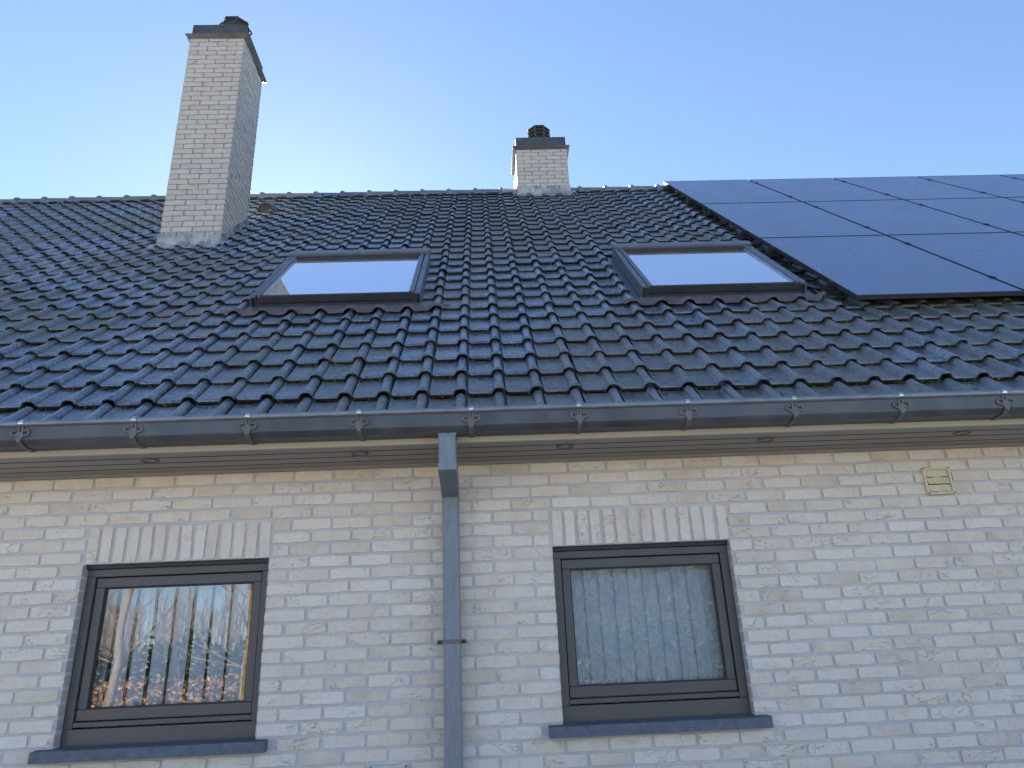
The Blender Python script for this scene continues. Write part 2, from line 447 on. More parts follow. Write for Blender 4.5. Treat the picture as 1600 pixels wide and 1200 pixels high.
for x, z, L in spots:
    Lr = round(L * 250) / 250; sd_ = random.randrange(9)
    me, mb = brick_data(Lr, sd_)
    y = random.uniform(-.0022, .0016); ry = random.gauss(0, .004); flip = random.choice((1, -1))
    M = Matrix.Translation((x, y, z)) @ Matrix.Rotation(random.gauss(.008, .014), 4, 'X') @ Matrix.Rotation(random.gauss(0, .007), 4, 'Z') @ Matrix.Rotation(ry + (math.pi if flip < 0 else 0), 4, 'Y')
    if (x, z, L) in near: link('brick', me, wall, M=M)
    else:
        n = len(rest.v); rest.v += [tuple(M @ Vector(v)) for v in mb.v]
        rest.f += [tuple(i + n for i in f) for f in mb.f]; rest.sm += mb.sm; rest.mi += mb.mi
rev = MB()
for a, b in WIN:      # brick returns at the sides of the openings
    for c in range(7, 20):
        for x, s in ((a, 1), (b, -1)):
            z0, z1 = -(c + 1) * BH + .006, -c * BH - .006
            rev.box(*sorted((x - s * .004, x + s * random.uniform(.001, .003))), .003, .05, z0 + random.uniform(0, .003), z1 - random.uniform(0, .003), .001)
rev.build('reveal_bricks', M_BRICKW, wall, 'stuff')  # returns share the darker, greyer brick of the chimneys
rest.build('brickwork', M_BRICK, wall, 'stuff')

# soldier course over each window
for wi, (a, b) in enumerate(WIN):
    lm = MB(); lm.box(a + .003, b + .001, .0075, .09, WZ1 + .0015, -4 * BH); lint = lm.build('lintel', M_MORTAR, house)
    p = (b - a + .006) / 14
    for i in range(14):
        me, mb = brick_data(3 * BH - .0125, 20 + random.randrange(6), True, .0495)
        M = Matrix.Translation((a + p * (i + .5) + random.uniform(-.002, .002), random.uniform(-.003, .001), WZ1 + (3 * BH) / 2 - .003 + random.uniform(-.003, .002))) @ Matrix.Rotation(random.gauss(0, .012), 4, 'Y')
        link('brick', me, lint, M=M)

# ------------------------------------------------------------------ windows
for wi, (a, b) in enumerate(WIN):
    def ring(m, x0, x1, z0, z1, wl, wr, wb_, wt, y0, y1, bev=.002):
        m.box(x0, x1, y0, y1, z1 - wt, z1, bev); m.box(x0, x1, y0, y1, z0, z0 + wb_, bev)
        m.box(x0, x0 + wl, y0 + .0006, y1, z0 + wb_, z1 - wt, bev); m.box(x1 - wr, x1, y0 + .0006, y1, z0 + wb_, z1 - wt, bev)
    m = MB(); ring(m, a + .002, b - .002, WZ0 + .002, WZ1 - .020, .040, .040, .074, .036, .052, .13)
    win = m.build('window', M_FRAME, house, label='dark grey window with vertical blind ' + ('left of the downpipe' if wi == 0 else 'right of the downpipe'))
    m = MB()
    m.box(a + .001, b - .001, .034, .12, WZ1 - .019, WZ1 - .001); m.build('lintel_shade', M_SKYD, win)  # dark strip painting the shade beneath the soldier bricks
    m = MB(); ring(m, a + .046, b - .046, WZ0 + .108, WZ1 - .060, .040, .040, .050, .046, .066, .12, .003); m.build('sash', M_FRAME, win)
    m = MB(); m.box(a + .042, b - .042, .058, .11, WZ0 + .082, WZ0 + .104, .002); m.build('drip_bar', M_FRAME, win)
    m = MB(); ring(m, a + .086, b - .086, WZ0 + .158, WZ1 - .106, .006, .006, .006, .006, .078, .1, .001); m.build('glazing_bead', M_SKYD, win)
    gx0, gx1, gz0, gz1 = a + .090, b - .090, WZ0 + .162, WZ1 - .110
    m = MB(); m.face([(gx0, .088, gz0), (gx1, .088, gz0), (gx1, .088, gz1), (gx0, .088, gz1)]); m.build('pane', M_GLASS, win)
    m = MB(); prof = [(-.052, WZ0 - .047), (-.052, WZ0 - .003), (-.049, WZ0), (.05, WZ0 + .006), (.05, WZ0 - .047)]
    m.prism_x(prof, a - .066, b + .056); m.build('sill', M_STONE, win, label='blue-grey stone window sill')
    # dim room behind
    m = MB(); X0, X1, Y0_, Y1_, Z0_, Z1_ = a - .5, b + .5, .31, 2.6, GZ + .1, -.1
    for f in ([(X0, Y1_, Z0_), (X1, Y1_, Z0_), (X1, Y1_, Z1_), (X0, Y1_, Z1_)], [(X0, Y0_, Z0_), (X0, Y1_, Z0_), (X0, Y1_, Z1_), (X0, Y0_, Z1_)],
              [(X1, Y0_, Z0_), (X1, Y0_, Z1_), (X1, Y1_, Z1_), (X1, Y1_, Z0_)], [(X0, Y0_, Z1_), (X0, Y1_, Z1_), (X1, Y1_, Z1_), (X1, Y0_, Z1_)],
              [(X0, Y0_, Z0_), (X1, Y0_, Z0_), (X1, Y1_, Z0_), (X0, Y1_, Z0_)]): m.face(f)
    # front of the room around the opening
    for f in ([(X0, Y0_, Z0_), (X0, Y0_, Z1_), (a, Y0_, Z1_), (a, Y0_, Z0_)], [(b, Y0_, Z0_), (b, Y0_, Z1_), (X1, Y0_, Z1_), (X1, Y0_, Z0_)],
              [(a, Y0_, WZ1), (a, Y0_, Z1_), (b, Y0_, Z1_), (b, Y0_, WZ1)], [(a, Y0_, Z0_), (a, Y0_, WZ0), (b, Y0_, WZ0), (b, Y0_, Z0_)]): m.face(f)
    m.build('room', M_ROOM, house)

def blind(a, b, n, ang, label):
    t = thing('vertical_blind', label, 'blind', ((a + b) / 2, .155, WZ0 + .01))
    m = MB(); m.box(a + .02, b - .02, .145, .168, WZ1 - .05, WZ1 - .02, .003); m.build('headrail', M_SLAT, t)
    p = (b - a - .06) / n; base = None
    for i in range(n):
        x = a + .03 + p * (i + .5)
        an = ang + random.uniform(-.07, .07)
        if base is None:
            m = MB(); W2 = .0445 if n < 11 else .058; pts = []
            for k in range(7):
                u = -1 + 2 * k / 6; pts.append((u * W2, .007 * (1 - u * u)))
            vs = [(px_, py_, zz) for zz in (0, -(WZ1 - WZ0) + .075) for px_, py_ in pts]
            m.add(vs, [(k, k + 1, k + 8, k + 7) for k in range(6)], True)
            # front and back face a hair apart so the fabric has thickness
            vs2 = [(px_, py_ + .0012, zz) for zz in (0, -(WZ1 - WZ0) + .075) for px_, py_ in pts]
            m.add(vs2, [(k + 1, k, k + 7, k + 8) for k in range(6)], True)
            base = m.mesh('slat'); base.materials.append(M_SLAT)
        M = Matrix.Translation((x, .155, WZ1 - .055)) @ Matrix.Rotation(an, 4, 'Z') @ Matrix.Rotation(random.gauss(0, .004), 4, 'Y')
        link('slat', base, t, M=M)
blind(*WIN[0], 9, -.28, 'pale vertical blind with half turned slats inside the left window')
blind(*WIN[1], 11, .12, 'closed pale vertical blind inside the right window')

# ------------------------------------------------------------------ eaves
FY = -.386; SZ = .012
m = MB(); m.box(XL - .15, XR + .15, FY, FY + .02, SZ - .004, .098, .002); fascia = m.build('fascia', M_CREAM, house)
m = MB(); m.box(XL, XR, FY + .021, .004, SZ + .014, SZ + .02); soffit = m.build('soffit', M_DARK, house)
for i in range(4):
    y0 = FY + .021 + i * .0915
    m = MB(); prof = [(y0 + .0005, SZ + .0006), (y0 + .0005, SZ), (y0 + .0795, SZ), (y0 + .0795, SZ + .0006)]
    m.prism_x(prof, XL, XR); m.build('soffit_board', M_SOFFIT_SHADE, soffit)
m = MB(); m.prism_x([(-.016, -.002), (.003, -.002), (.003, SZ + .012), (-.010, SZ - .0005), (-.016, SZ - .0005)], XL, XR); m.build('wall_trim', M_SOFFIT_SHADE, soffit)
def ring_mesh(r0, r1, h):
    m = MB(); n = 20; vs = []
    for k in range(n):
        t = 2 * math.pi * k / n; c, s = math.cos(t), math.sin(t)
        vs += [(r1 * c, r1 * s, 0), ((r1 - .003) * c, (r1 - .003) * s, -h), (r0 * c, r0 * s, -h * .7), (r0 * .96 * c, r0 * .96 * s, .0)]
    m.add(vs, [(4 * k + j, 4 * ((k + 1) % n) + j, 4 * ((k + 1) % n) + j + 1, 4 * k + j + 1) for k in range(n) for j in range(3)], True)
    return m
rd = ring_mesh(.034, .044, .008).mesh('downlight'); rd.materials.append(M_LAMP)
ld = MB(); ld.face([(.031 * math.cos(2 * math.pi * k / 16), .031 * math.sin(2 * math.pi * k / 16), -.0012) for k in range(15, -1, -1)]); ld = ld.mesh('lens'); ld.materials.append(M_SOFFIT_SHADE)
for k in range(-1, 6):
    o = link('downlight', rd, house, M=Matrix.Translation((-.517 + .99 * k, -.25, SZ)))
    link('lens', ld, o)

# gutter with bead, fold and brackets
GY = -.50
m = MB()
prof = []
for k in range(11):   # bead
    t = R(-60 + 300 * k / 10); prof.append((GY + .010 - .0 + .0135 * -math.cos(t + R(-30)) , .1275 + .0135 * math.sin(t + R(-30))))
bead = [(GY - .002 + .0135 * math.cos(t), .1285 + .0135 * math.sin(t)) for t in [R(a_) for a_ in range(0, 360, 30)]]
mbead = MB(); mbead.prism_x(bead, XL - .2, XR + .2, True)
shell = [(GY, .122), (GY, .056), (GY + .005, .050), (GY + .030, .036), (GY + .034, .034), (FY - .002, .034), (FY - .002, .118), (FY - .004, .118), (FY - .004, .0365), (GY + .035, .0365), (GY + .008, .0515), (GY + .0025, .058), (GY + .0025, .122)]
m.prism_x(shell, XL - .2, XR + .2)
m.prism_x([(GY - .0012, .0585), (GY + .001, .0585), (GY + .001, .0555), (GY - .0012, .0555)], XL - .2, XR + .2)
gutter = m.build('gutter', M_ZINC, house, label='dark zinc gutter with rounded front bead')
mbead.build('bead', M_ZINC_B, gutter)
# bracket: strap, trefoil ornament, bright clip over the bead
m = MB()
def plate(pts, y0, y1):
    n = len(pts); vs = [(x, y0, z) for x, z in pts] + [(x, y1, z) for x, z in pts]
    a_ = sum(pts[i][0] * pts[(i + 1) % n][1] - pts[(i + 1) % n][0] * pts[i][1] for i in range(n))
    f0 = tuple(range(n)); f1 = tuple(reversed(range(n, 2 * n)))
    fs = [(i, i + n, (i + 1) % n + n, (i + 1) % n) for i in range(n)]
    if a_ < 0: f0 = tuple(reversed(f0)); f1 = tuple(reversed(f1)); fs = [tuple(reversed(f)) for f in fs]
    m.add(vs, [f0, f1] + fs)
y0, y1 = GY - .0065, GY - .0005
plate([(0, .040), (.019, .066), (.017, .078), (-.017, .078), (-.019, .066)], y0 - .001, y1)           # spear
plate([(-.016, .0785), (.016, .0785), (.012, .090), (-.012, .090)], y0, y1)
plate([(-.0115, .0905), (-.0045, .0905), (-.0045, .113), (-.0115, .113)], y0, y1)                   # prongs
plate([(.0045, .0905), (.0115, .0905), (.0115, .113), (.0045, .113)], y0, y1)
for s in (-1, 1):                                                                              # curled side lobes
    pts = [(s * (.006 + .0), (y0 + y1) / 2, .072)]
    for k in range(10):
        t = R(-115 + 29 * k); pts.append((s * (.0265 + .0125 * math.cos(t)), (y0 + y1) / 2, .0850 + .0125 * math.sin(t)))
    m.tube(pts, [.006] + [.0058] * 8 + [.0065, .007], 6)
m.box(-.0105, .0105, GY - .0052, GY - .0008, .048, .062)
m.prism_x([(GY - .0035, .0495), (GY + .001, .0475), (GY + .032, .0315), (FY - .003, .0315), (FY - .003, .0285), (GY + .029, .0285), (GY - .0035, .0445)], -.0105, .0105)
bmesh_ = m.mesh('bracket'); bmesh_.materials.append(M_BRKT)
m = MB(); arc = [(GY - .002 + r_ * math.cos(R(a_)), .1285 + r_ * math.sin(R(a_))) for r_, rng in ((.0168, range(200, -21, -20)), (.0142, range(-20, 201, 20))) for a_ in rng]
m.prism_x(arc, -.0105, .0105); cm = m.mesh('clip'); cm.materials.append(M_CLIP)
for k in range(-8, 24):
    x = -.985 + .5 * k + random.uniform(-.004, .004)
    if XL < x < XR:
        o = link('bracket', bmesh_, gutter, M=Matrix.Translation((x, 0, 0)) @ Matrix.Rotation(random.gauss(0, .02), 4, 'Y') if False else Matrix.Translation((x, 0, 0)))
        link('clip', cm, gutter, M=Matrix.Translation((x + random.uniform(-.002, .002), 0, 0)))

# downpipe: upper box, elbow, pipe and clip
m = MB(); m.box(.858, .936, -.102, -.024, GZ, -.182, .004); dp = m.build('downpipe', M_ZINC_P, house, label='square grey zinc downpipe between the two windows')
m = MB(); m.box(.8655, .9445, -.465, -.387, -.128, .0335, .004); m.build('outlet_box', M_ZINC_P, dp)
m = MB(); m.box(.8635, .9465, -.467, -.385, .020, .033, .001); m.build('collar', M_ZINC_P, dp)
m = MB()
A = [(.8645, -.4655), (.9455, -.4655), (.9455, -.386), (.8645, -.386)]
prof = [(-.4665, -.110), (-.4665, -.138), (-.4600, -.142), (-.104, -.186), (-.020, -.186), (-.020, -.110), (-.104, -.098), (-.386, -.064), (-.386, -.110)]
vs = [(.8640, y, z) for y, z in prof] + [(.9460, y, z) for y, z in prof]
vs = [(x if y < -.2 else (x - .0075 if x < .9 else x - .0085), y, z) for x, y, z in vs]
n = len(prof); m.add(vs, [(i, (i + 1) % n, (i + 1) % n + n, i + n) for i in range(n)]); m.add(vs, [tuple(range(n - 1, -1, -1)), tuple(range(n, 2 * n))])
m.build('elbow', M_ZINC_P, dp)
m = MB(); m.box(.8535, .9405, -.1065, -.0985, -.866, -.848, .001); m.box(.8535, .8575, -.0985, .0, -.866, -.848); m.box(.9365, .9405, -.0985, .0, -.866, -.848)
m.box(.825, .8535, -.060, -.030, -.866, -.848, .001); m.box(.9405, .962, -.060, -.030, -.866, -.848, .001); m.build('pipe_clip', M_BRKT, dp)
for x in (.838, .951):
    m = MB(); m.tube([(x, -.062, -.857), (x, -.072, -.857)], .005, 8); m.build('screw', M_SCREW, dp)

# wall vents
def vent(x0, x1, z0, z1, mt, label, flaps):
    m = MB(); fw = .013
    m.box(x0, x1, -.016, .004, z1 - fw, z1, .002); m.box(x0, x1, -.016, .004, z0, z0 + fw, .002)
    m.box(x0, x0 + fw, -.0155, .004, z0 + fw, z1 - fw, .002); m.box(x1 - fw, x1, -.0155, .004, z0 + fw, z1 - fw, .002)
    v = m.build('wall_vent', mt, house, label=label)
    m = MB(); m.box(x0 + fw, x1 - fw, -.002, .003, z0 + fw, z1 - fw); m.build('vent_back', M_DARK, v)
    H = (z1 - z0 - 2 * fw) / flaps
    for i in range(flaps):
        za = z0 + fw + H * i + .002; zb = za + H - .003
        m = MB(); m.prism_x([(-.015 - (.004 if i == 1 else 0), za), (-.0125 - (.004 if i == 1 else 0), za), (-.0055, zb), (-.008, zb)], x0 + fw + .003, x1 - fw - .004); m.build('flap', mt, v)
    for sx in (x0 + .0065, x1 - .0065):
        for sz in (z0 + .0065, z1 - .0065):
            m = MB(); m.tube([(sx, -.015, sz), (sx, -.0185, sz)], .0038, 8); m.build('screw', M_SCREW, v)
vent(3.346, 3.492, -.245, -.103, M_VENT, 'small yellowish louvred vent high on the right of the wall', 3)
vent(.521, .688, -1.505, -1.361, M_VENTW, 'pale louvred vent low on the wall left of the downpipe', 3)

# ------------------------------------------------------------------ roof
m = MB()
def rp(x, t, h): return RM @ Vector((x, t, h))
SKY = [(-.515, .640), (2.225, 3.385)]; ST0, ST1 = 1.798, 2.985
xs = [XL - .15, SKY[0][0] + .04, SKY[0][1] - .04, SKY[1][0] + .04, SKY[1][1] - .04, XR + .15]; ts = [-.02, ST0 + .04, ST1 - .04, RIDGE_T]
for i in range(5):
    for j in range(3):
        if j == 1 and i in (1, 3): continue
        m.face([rp(xs[i], ts[j], -.012), rp(xs[i + 1], ts[j], -.012), rp(xs[i + 1], ts[j + 1], -.012), rp(xs[i], ts[j + 1], -.012)])
b0 = rp(XL - .15, RIDGE_T, -.012); b1 = rp(XR + .15, RIDGE_T, -.012)
m.face([b0, b1, (b1.x, 2 * RY + .36, .1), (b0.x, 2 * RY + .36, .1)])
roof = m.build('roof', M_TILE, house, label='steep roof of dark blue-grey roll tiles')

def tile_mesh(seed):
    rn = random.Random(seed); m = MB()
    U = [-.1585, -.1560, -.1510, -.1455, -.042, -.030, -.026, -.018, -.006, .006, .018, .026, .030]
    T = [0, .006, .014, .022, .050, .085, .13, TE + .045]
    rows = []
    jit = [rn.uniform(-.0012, .0012) for _ in T]
    for ti, t in enumerate(T):
        fl = 1.17 if t < .018 else (1.13 if t < .05 else (1.0 if t < .09 else .88))
        hr = .036 if t < .02 else (.037 if t < .05 else (.033 if t < .09 else .031))
        lift = .020 * max(0, 1 - t / TE) - (.003 if t > TE else 0)
        row = []
        for u in U:
            uu = u
            if u > -.035:
                r0 = .030 * fl; v = u / .030; uu = v * r0 if v < 0 else min(v * r0, .0302 + (v * r0 - .030) * .4)
                h = hr * max(0, 1 - abs(v) ** 2.3) ** .62
            elif u < -.157: h = .002
            elif u < -.150: h = .0070
            else: h = 0
            if u > -.155 and u < -.03 and t < .005: h += .0
            if ti == 0 and u < -.035: h -= .003
            if ti in (1, 2) and -.148 < u < -.035: h += .0058
            if ti in (1, 2) and u < -.148: h += .001
            if ti == 0 and u > -.035: h -= .009 * max(0, 1 - (u / .03) ** 2)
            if ti == 1 and u > -.035: h -= .002
            row.append(Vector((uu, t + (jit[0] if ti == 0 else 0), h + lift)))
        rows.append(row)
    n = len(U); vs = [p for r in rows for p in r]
    m.add(vs, [(j * n + i, j * n + i + 1, (j + 1) * n + i + 1, (j + 1) * n + i) for j in range(len(T) - 1) for i in range(n - 1)], True)
    fr = rows[0]; th = .0150
    low = [Vector((p.x * (1 if p.x < -.035 else .82), p.y + .003, p.z - (th if p.x < -.035 else .009))) for p in fr]
    mid = [Vector((p.x, p.y - .002, p.z - .005)) for p in fr]
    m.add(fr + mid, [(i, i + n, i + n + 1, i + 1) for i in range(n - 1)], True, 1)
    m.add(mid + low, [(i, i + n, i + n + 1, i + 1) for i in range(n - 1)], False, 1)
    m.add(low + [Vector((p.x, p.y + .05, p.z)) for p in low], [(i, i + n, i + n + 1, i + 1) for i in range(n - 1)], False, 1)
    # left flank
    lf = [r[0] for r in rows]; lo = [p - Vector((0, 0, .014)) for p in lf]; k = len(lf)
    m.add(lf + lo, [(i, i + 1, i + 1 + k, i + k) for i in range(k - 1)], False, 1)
    return m
tiles = []
for i in range(5):
    mb = tile_mesh(i); me = mb.mesh('roof_tile'); me.materials.append(M_TILE); me.materials.append(M_MOSS_SHADE); tiles.append((me, mb))
CH1 = dict(x0=-1.988, x1=-1.408, y0=2.353, y1=2.985, z1=5.452)
CH2 = dict(x0=1.588, x1=2.272, y0=4.192, y1=4.72, z1=5.398)
def blocked(x, t):
    xc = x - .06
    for a, b in SKY:
        if a - .045 < xc < b + .045 and ST0 - .11 < t + .12 < ST1 + .02: return True
    for c in (CH1, CH2):
        p = rp(xc, t + .12, 0)
        if c['x0'] + .03 < xc < c['x1'] - .03 and c['y0'] + .05 < p.y < c['y1'] - .03: return True
    return False
tsp = []
for r in range(NROW):
    for k in range(int((XL - TX0) / TW) - 1, int((XR - TX0) / TW) + 2):
        x = TX0 + k * TW; t = r * TE
        if blocked(x, t): continue
        tsp.append((x, t))
def tvis(s):
    p = rp(s[0] - .06, s[1] + .12, .02)
    if s[1] < .01: return False
    q = px(p); return q is not None and -25 < q[0] < 1625 and not (s[0] > 3.75 and s[1] > 1.45)
tv = sorted([s for s in tsp if tvis(s)], key=lambda s: -size(rp(s[0], s[1], 0)))
tnear = set(tv[:300]); rest = MB()
for x, t in tsp:
    i = random.randrange(5); me, mb = tiles[i]
    M = RM @ Matrix.Translation((x + random.gauss(0, .0018), t + random.gauss(0, .0035), random.uniform(0, .003))) @ Matrix.Rotation(random.gauss(0, .008), 4, 'Z') @ Matrix.Rotation(random.gauss(0, .011), 4, 'Y') @ Matrix.Rotation(random.gauss(0, .006), 4, 'X')
    if t < .01: M = M @ Matrix.Translation((0, -.055, 0))
    if (x, t) in tnear: link('roof_tile', me, roof, M=M)
    else:
        n = len(rest.v); rest.v += [tuple(M @ Vector(v)) for v in mb.v]
        rest.f += [tuple(q + n for q in f) for f in mb.f]; rest.sm += mb.sm; rest.mi += mb.mi
rest.build('tile_field', [M_TILE, M_MOSS_SHADE], roof, 'stuff')

# moss tufts and debris caught at the tile lips
m = MB(); rn = random.Random(21)
for i in range(900):
    r_ = rn.choice((1, 1, 2, 2, 3, 3, 4, 5, 6, 7, 8, 10, 12)); k = rn.randrange(-14, 20); x = TX0 + k * TW + rn.uniform(-.158, -.034); t = r_ * TE
    if blocked(TX0 + k * TW, t) or blocked(TX0 + k * TW, t - TE): continue
    p = Vector((x, t + rn.uniform(-.012, .004), .004 + rn.uniform(0, .006))); q = rn.uniform(.003, .0085)
    vs = [RM @ (p + Vector((q * a_ * rn.uniform(.7, 1.8), q * b_ * rn.uniform(.7, 1.2), q * c_ * rn.uniform(.6, 1.1)))) for a_, b_, c_ in ((1, 0, 0), (-1, 0, 0), (0, 1, 0), (0, -1, 0), (0, 0, 1), (0, 0, -1))]
    m.add(vs, [(0, 2, 4), (2, 1, 4), (1, 3, 4), (3, 0, 4), (2, 0, 5), (1, 2, 5), (3, 1, 5), (0, 3, 5)], True)
m.build('moss_tuft', mat_plain('moss_green', (.085, .088, .045), .95, .1, .5, 30), roof, 'stuff')
# ridge tiles
m = MB(); n = 9; RL = .348
def arcp(x, r, dz=0): return [Vector((x, r * math.cos(math.pi * (k / (n - 1)) * 1.16 - .25), dz + r * math.sin(math.pi * (k / (n - 1)) * 1.16 - .25))) for k in range(n)]
secs = [arcp(0, .101), arcp(.012, .112), arcp(.030, .113), arcp(.046, .104), arcp(.060, .094), arcp(RL + .01, .088)]
vs = [p for s in secs for p in s]
m.add(vs, [(j * n + i, j * n + i + 1, (j + 1) * n + i + 1, (j + 1) * n + i) for j in range(len(secs) - 1) for i in range(n - 1)], True)
m.add(secs[0], [tuple(range(n))])
rme = m.mesh('ridge_tile'); rme.materials.append(M_TILE)
x = -4.912 - 2 * RL
while x < XR:
    if not (CH2['x0'] - RL < x < CH2['x1'] and False):
        link('ridge_tile', rme, roof, M=Matrix.Translation((x, RY, RZ - .022 + random.uniform(-.003, .003))) @ Matrix.Rotation(random.gauss(0, .006), 4, 'Y'))
    x += RL
m = MB(); m.prism_x([(RY - .10, RZ - .06), (RY + .10, RZ - .06), (RY + .07, RZ + .03), (RY - .07, RZ + .03)], XL - .1, XR + .1); m.build('ridge_bedding', M_MOSS_SHADE, roof)

# ------------------------------------------------------------------ chimneys
def chimney(c, label, pot_kind):
    x0, x1, y0, y1, z1 = c['x0'], c['x1'], c['y0'], c['y1'], c['z1']
    zb = (RM @ Vector((0, (y0 - RO.y) / math.cos(AL), 0))).z - .25
    m = MB(); e = .005; m.box(x0 + e, x1 - e, y0 + e, y1 - e, zb, z1); ch = m.build('chimney', M_MORTW, house, label=label)
    nc = int((z1 - zb) / BH); faces = MB(); cnt = 0
    for k in range(nc):
        zc = z1 - (k + .5) * BH
        for face in range(4):
            W_ = (x1 - x0) if face in (0, 2) else (y1 - y0)
            u = -(.5 if (k + face) % 2 else 0.) * BL
            while u < W_ - .01:
                s, e_ = max(0, u), min(W_, u + BL); u += BL
                if e_ - s < .04: continue
                L = e_ - s - .011
                if s < .001: L += .0055
                if e_ > W_ - .001: L += .0055
                cu = (s + e_) / 2 + (-.00275 if s < .001 else 0) + (.00275 if e_ > W_ - .001 else 0)
                Lr = round(L * 200) / 200; me, mb = brick_data(Lr, 40 + random.randrange(5), False, BH - .008, M_BRICKW)
                if face == 0: M = Matrix.Translation((x0 + cu, y0, zc))
                elif face == 1: M = Matrix.Translation((x1, y0 + cu, zc)) @ Matrix.Rotation(math.pi / 2, 4, 'Z')
                elif face == 2: M = Matrix.Translation((x1 - cu, y1, zc)) @ Matrix.Rotation(math.pi, 4, 'Z')
                else: M = Matrix.Translation((x0, y1 - cu, zc)) @ Matrix.Rotation(-math.pi / 2, 4, 'Z')
                M = M @ Matrix.Translation((0, random.uniform(-.002, .0025), 0))
                zr = rp(0, (M.translation.y - RO.y) / math.cos(AL), 0).z
                if face in (0, 1) and zc > zr + .02 and cnt < 290 and (face == 0 or c is CH1): link('brick', me, ch, M=M); cnt += 1
                else:
                    n = len(faces.v); faces.v += [tuple(M @ Vector(v)) for v in mb.v]
                    faces.f += [tuple(q + n for q in f) for f in mb.f]; faces.sm += mb.sm; faces.mi += mb.mi
    faces.build('brickwork', M_BRICKW, ch, 'stuff')
    # zinc collar flaring outwards
    m = MB(); o = .042
    lo = [(x0 - .006, y0 - .006, z1 - .020), (x1 + .006, y0 - .006, z1 - .020), (x1 + .006, y1 + .006, z1 - .020), (x0 - .006, y1 + .006, z1 - .020)]
    hi = [(x0 - o, y0 - o, z1 + .012), (x1 + o, y0 - o, z1 + .012), (x1 + o, y1 + o, z1 + .012), (x0 - o, y1 + o, z1 + .012)]
    hi2 = [(p[0], p[1], z1 + .018) for p in hi]
    top = [(x0 + .02, y0 + .02, z1 + .024), (x1 - .02, y0 + .02, z1 + .024), (x1 - .02, y1 - .02, z1 + .024), (x0 + .02, y1 - .02, z1 + .024)]
    m.add(lo + hi + hi2 + top, [(a * 4 + i, a * 4 + (i + 1) % 4, a * 4 + 4 + (i + 1) % 4, a * 4 + 4 + i) for a in range(3) for i in range(4)])
    m.build('collar', M_ZINC, ch)
    m = MB(); m.box(x0 + .006, x1 - .006, y0 + .006, y1 - .006, z1 + .019, z1 + .195, .006); cr = m.build('crown', M_CROWN, ch)
    # base flashing
    m = MB(); f = .012
    tA = (y0 - RO.y) / math.cos(AL); tB = (y1 - RO.y) / math.cos(AL)
    zA = rp(0, tA, 0).z; zB = rp(0, tB, 0).z; up = .165
    m.box(x0 - f, x1 + f, y0 - f, y0 - .001, zA - .03, zA + up)
    A_ = MB()
    for sx, xx in ((-1, x0), (1, x1)):
        xa, xb = (xx - f, xx - .001) if sx < 0 else (xx + .001, xx + f)
        nst = 7; dy = (y1 - y0) / nst
        for i in range(nst):
            ya, yb = y0 + dy * i, y0 + dy * (i + 1) + .012
            za = rp(0, (ya - RO.y) / math.cos(AL), 0).z; zb_ = rp(0, (yb - RO.y) / math.cos(AL), 0).z
            vs = [(xa, ya, za - .03), (xb, ya, za - .03), (xb, yb, zb_ - .03), (xa, yb, zb_ - .03), (xa, ya, za + up * .85), (xb, ya, za + up * .85), (xb, yb, zb_ + up * .80), (xa, yb, zb_ + up * .80)]
            A_.add(vs, [(0, 3, 2, 1), (4, 5, 6, 7), (0, 1, 5, 4), (1, 2, 6, 5), (2, 3, 7, 6), (3, 0, 4, 7)])
    m.build('front_flashing', M_LEAD, ch)
    A_.build('side_flashing', M_LEAD, ch, 'stuff')
    # dressed lead apron over the tiles below
    m = MB(); N_ = 40; t0 = tA - .10; xa, xb = x0 - .07, x1 + .07; vs = []
    for i in range(N_ + 1):
        x = xa + (xb - xa) * i / N_; ph = ((x - TX0) / TW) % 1; d = min(ph, 1 - ph) * TW
        hh = .026 + .034 * max(0, 1 - (d / .042) ** 2)
        vs += [rp(x, t0 + .008 * math.sin(i * 1.7), hh), rp(x, tA + .012, hh + .012)]
    m.add(vs, [(2 * i, 2 * i + 2, 2 * i + 3, 2 * i + 1) for i in range(N_)], True); m.build('apron', M_LEAD, ch)
    # flue terminal
    if pot_kind == 'low':
        cx, cy = x0 + .385, y0 + .21; n = 8
        def oct_(r_, z_): return [(cx + r_ * math.cos(2 * math.pi * (k + .5) / n), cy + r_ * math.sin(2 * math.pi * (k + .5) / n), z1 + z_) for k in range(n)]
        def lathe(mm, prof):
            vs = [p for r_, z_ in prof for p in oct_(r_, z_)]
            mm.add(vs, [(a * n + k, a * n + (k + 1) % n, (a + 1) * n + (k + 1) % n, (a + 1) * n + k) for a in range(len(prof) - 1) for k in range(n)])
            mm.add(vs, [tuple(range((len(prof) - 1) * n, len(prof) * n)), tuple(reversed(range(n)))])
        m = MB(); lathe(m, [(.135, .194), (.130, .26), (.155, .28), (.150, .30)]); m.build('flue_pot', M_POT, cr)
        m = MB()
        for k in range(n):
            t = 2 * math.pi * (k + .5) / n; c_, s_ = math.cos(t), math.sin(t)
            m.tube([(cx + .14 * c_, cy + .14 * s_, z1 + .29), (cx + .168 * c_, cy + .168 * s_, z1 + .34), (cx + .15 * c_, cy + .15 * s_, z1 + .38)], .010, 5)
        m.build('cage', M_POT, cr, 'stuff')
        m = MB(); lathe(m, [(.105, .29), (.118, .365), (.150, .375), (.142, .395), (.10, .41)]); m.build('cowl', M_POT, cr)
    else:
        cx, cy = x0 + .345, y0 + .24
        n = 8
        def oct_(r_, z_): return [(cx + r_ * math.cos(2 * math.pi * (k + .5) / n), cy + r_ * math.sin(2 * math.pi * (k + .5) / n), z1 + z_) for k in range(n)]
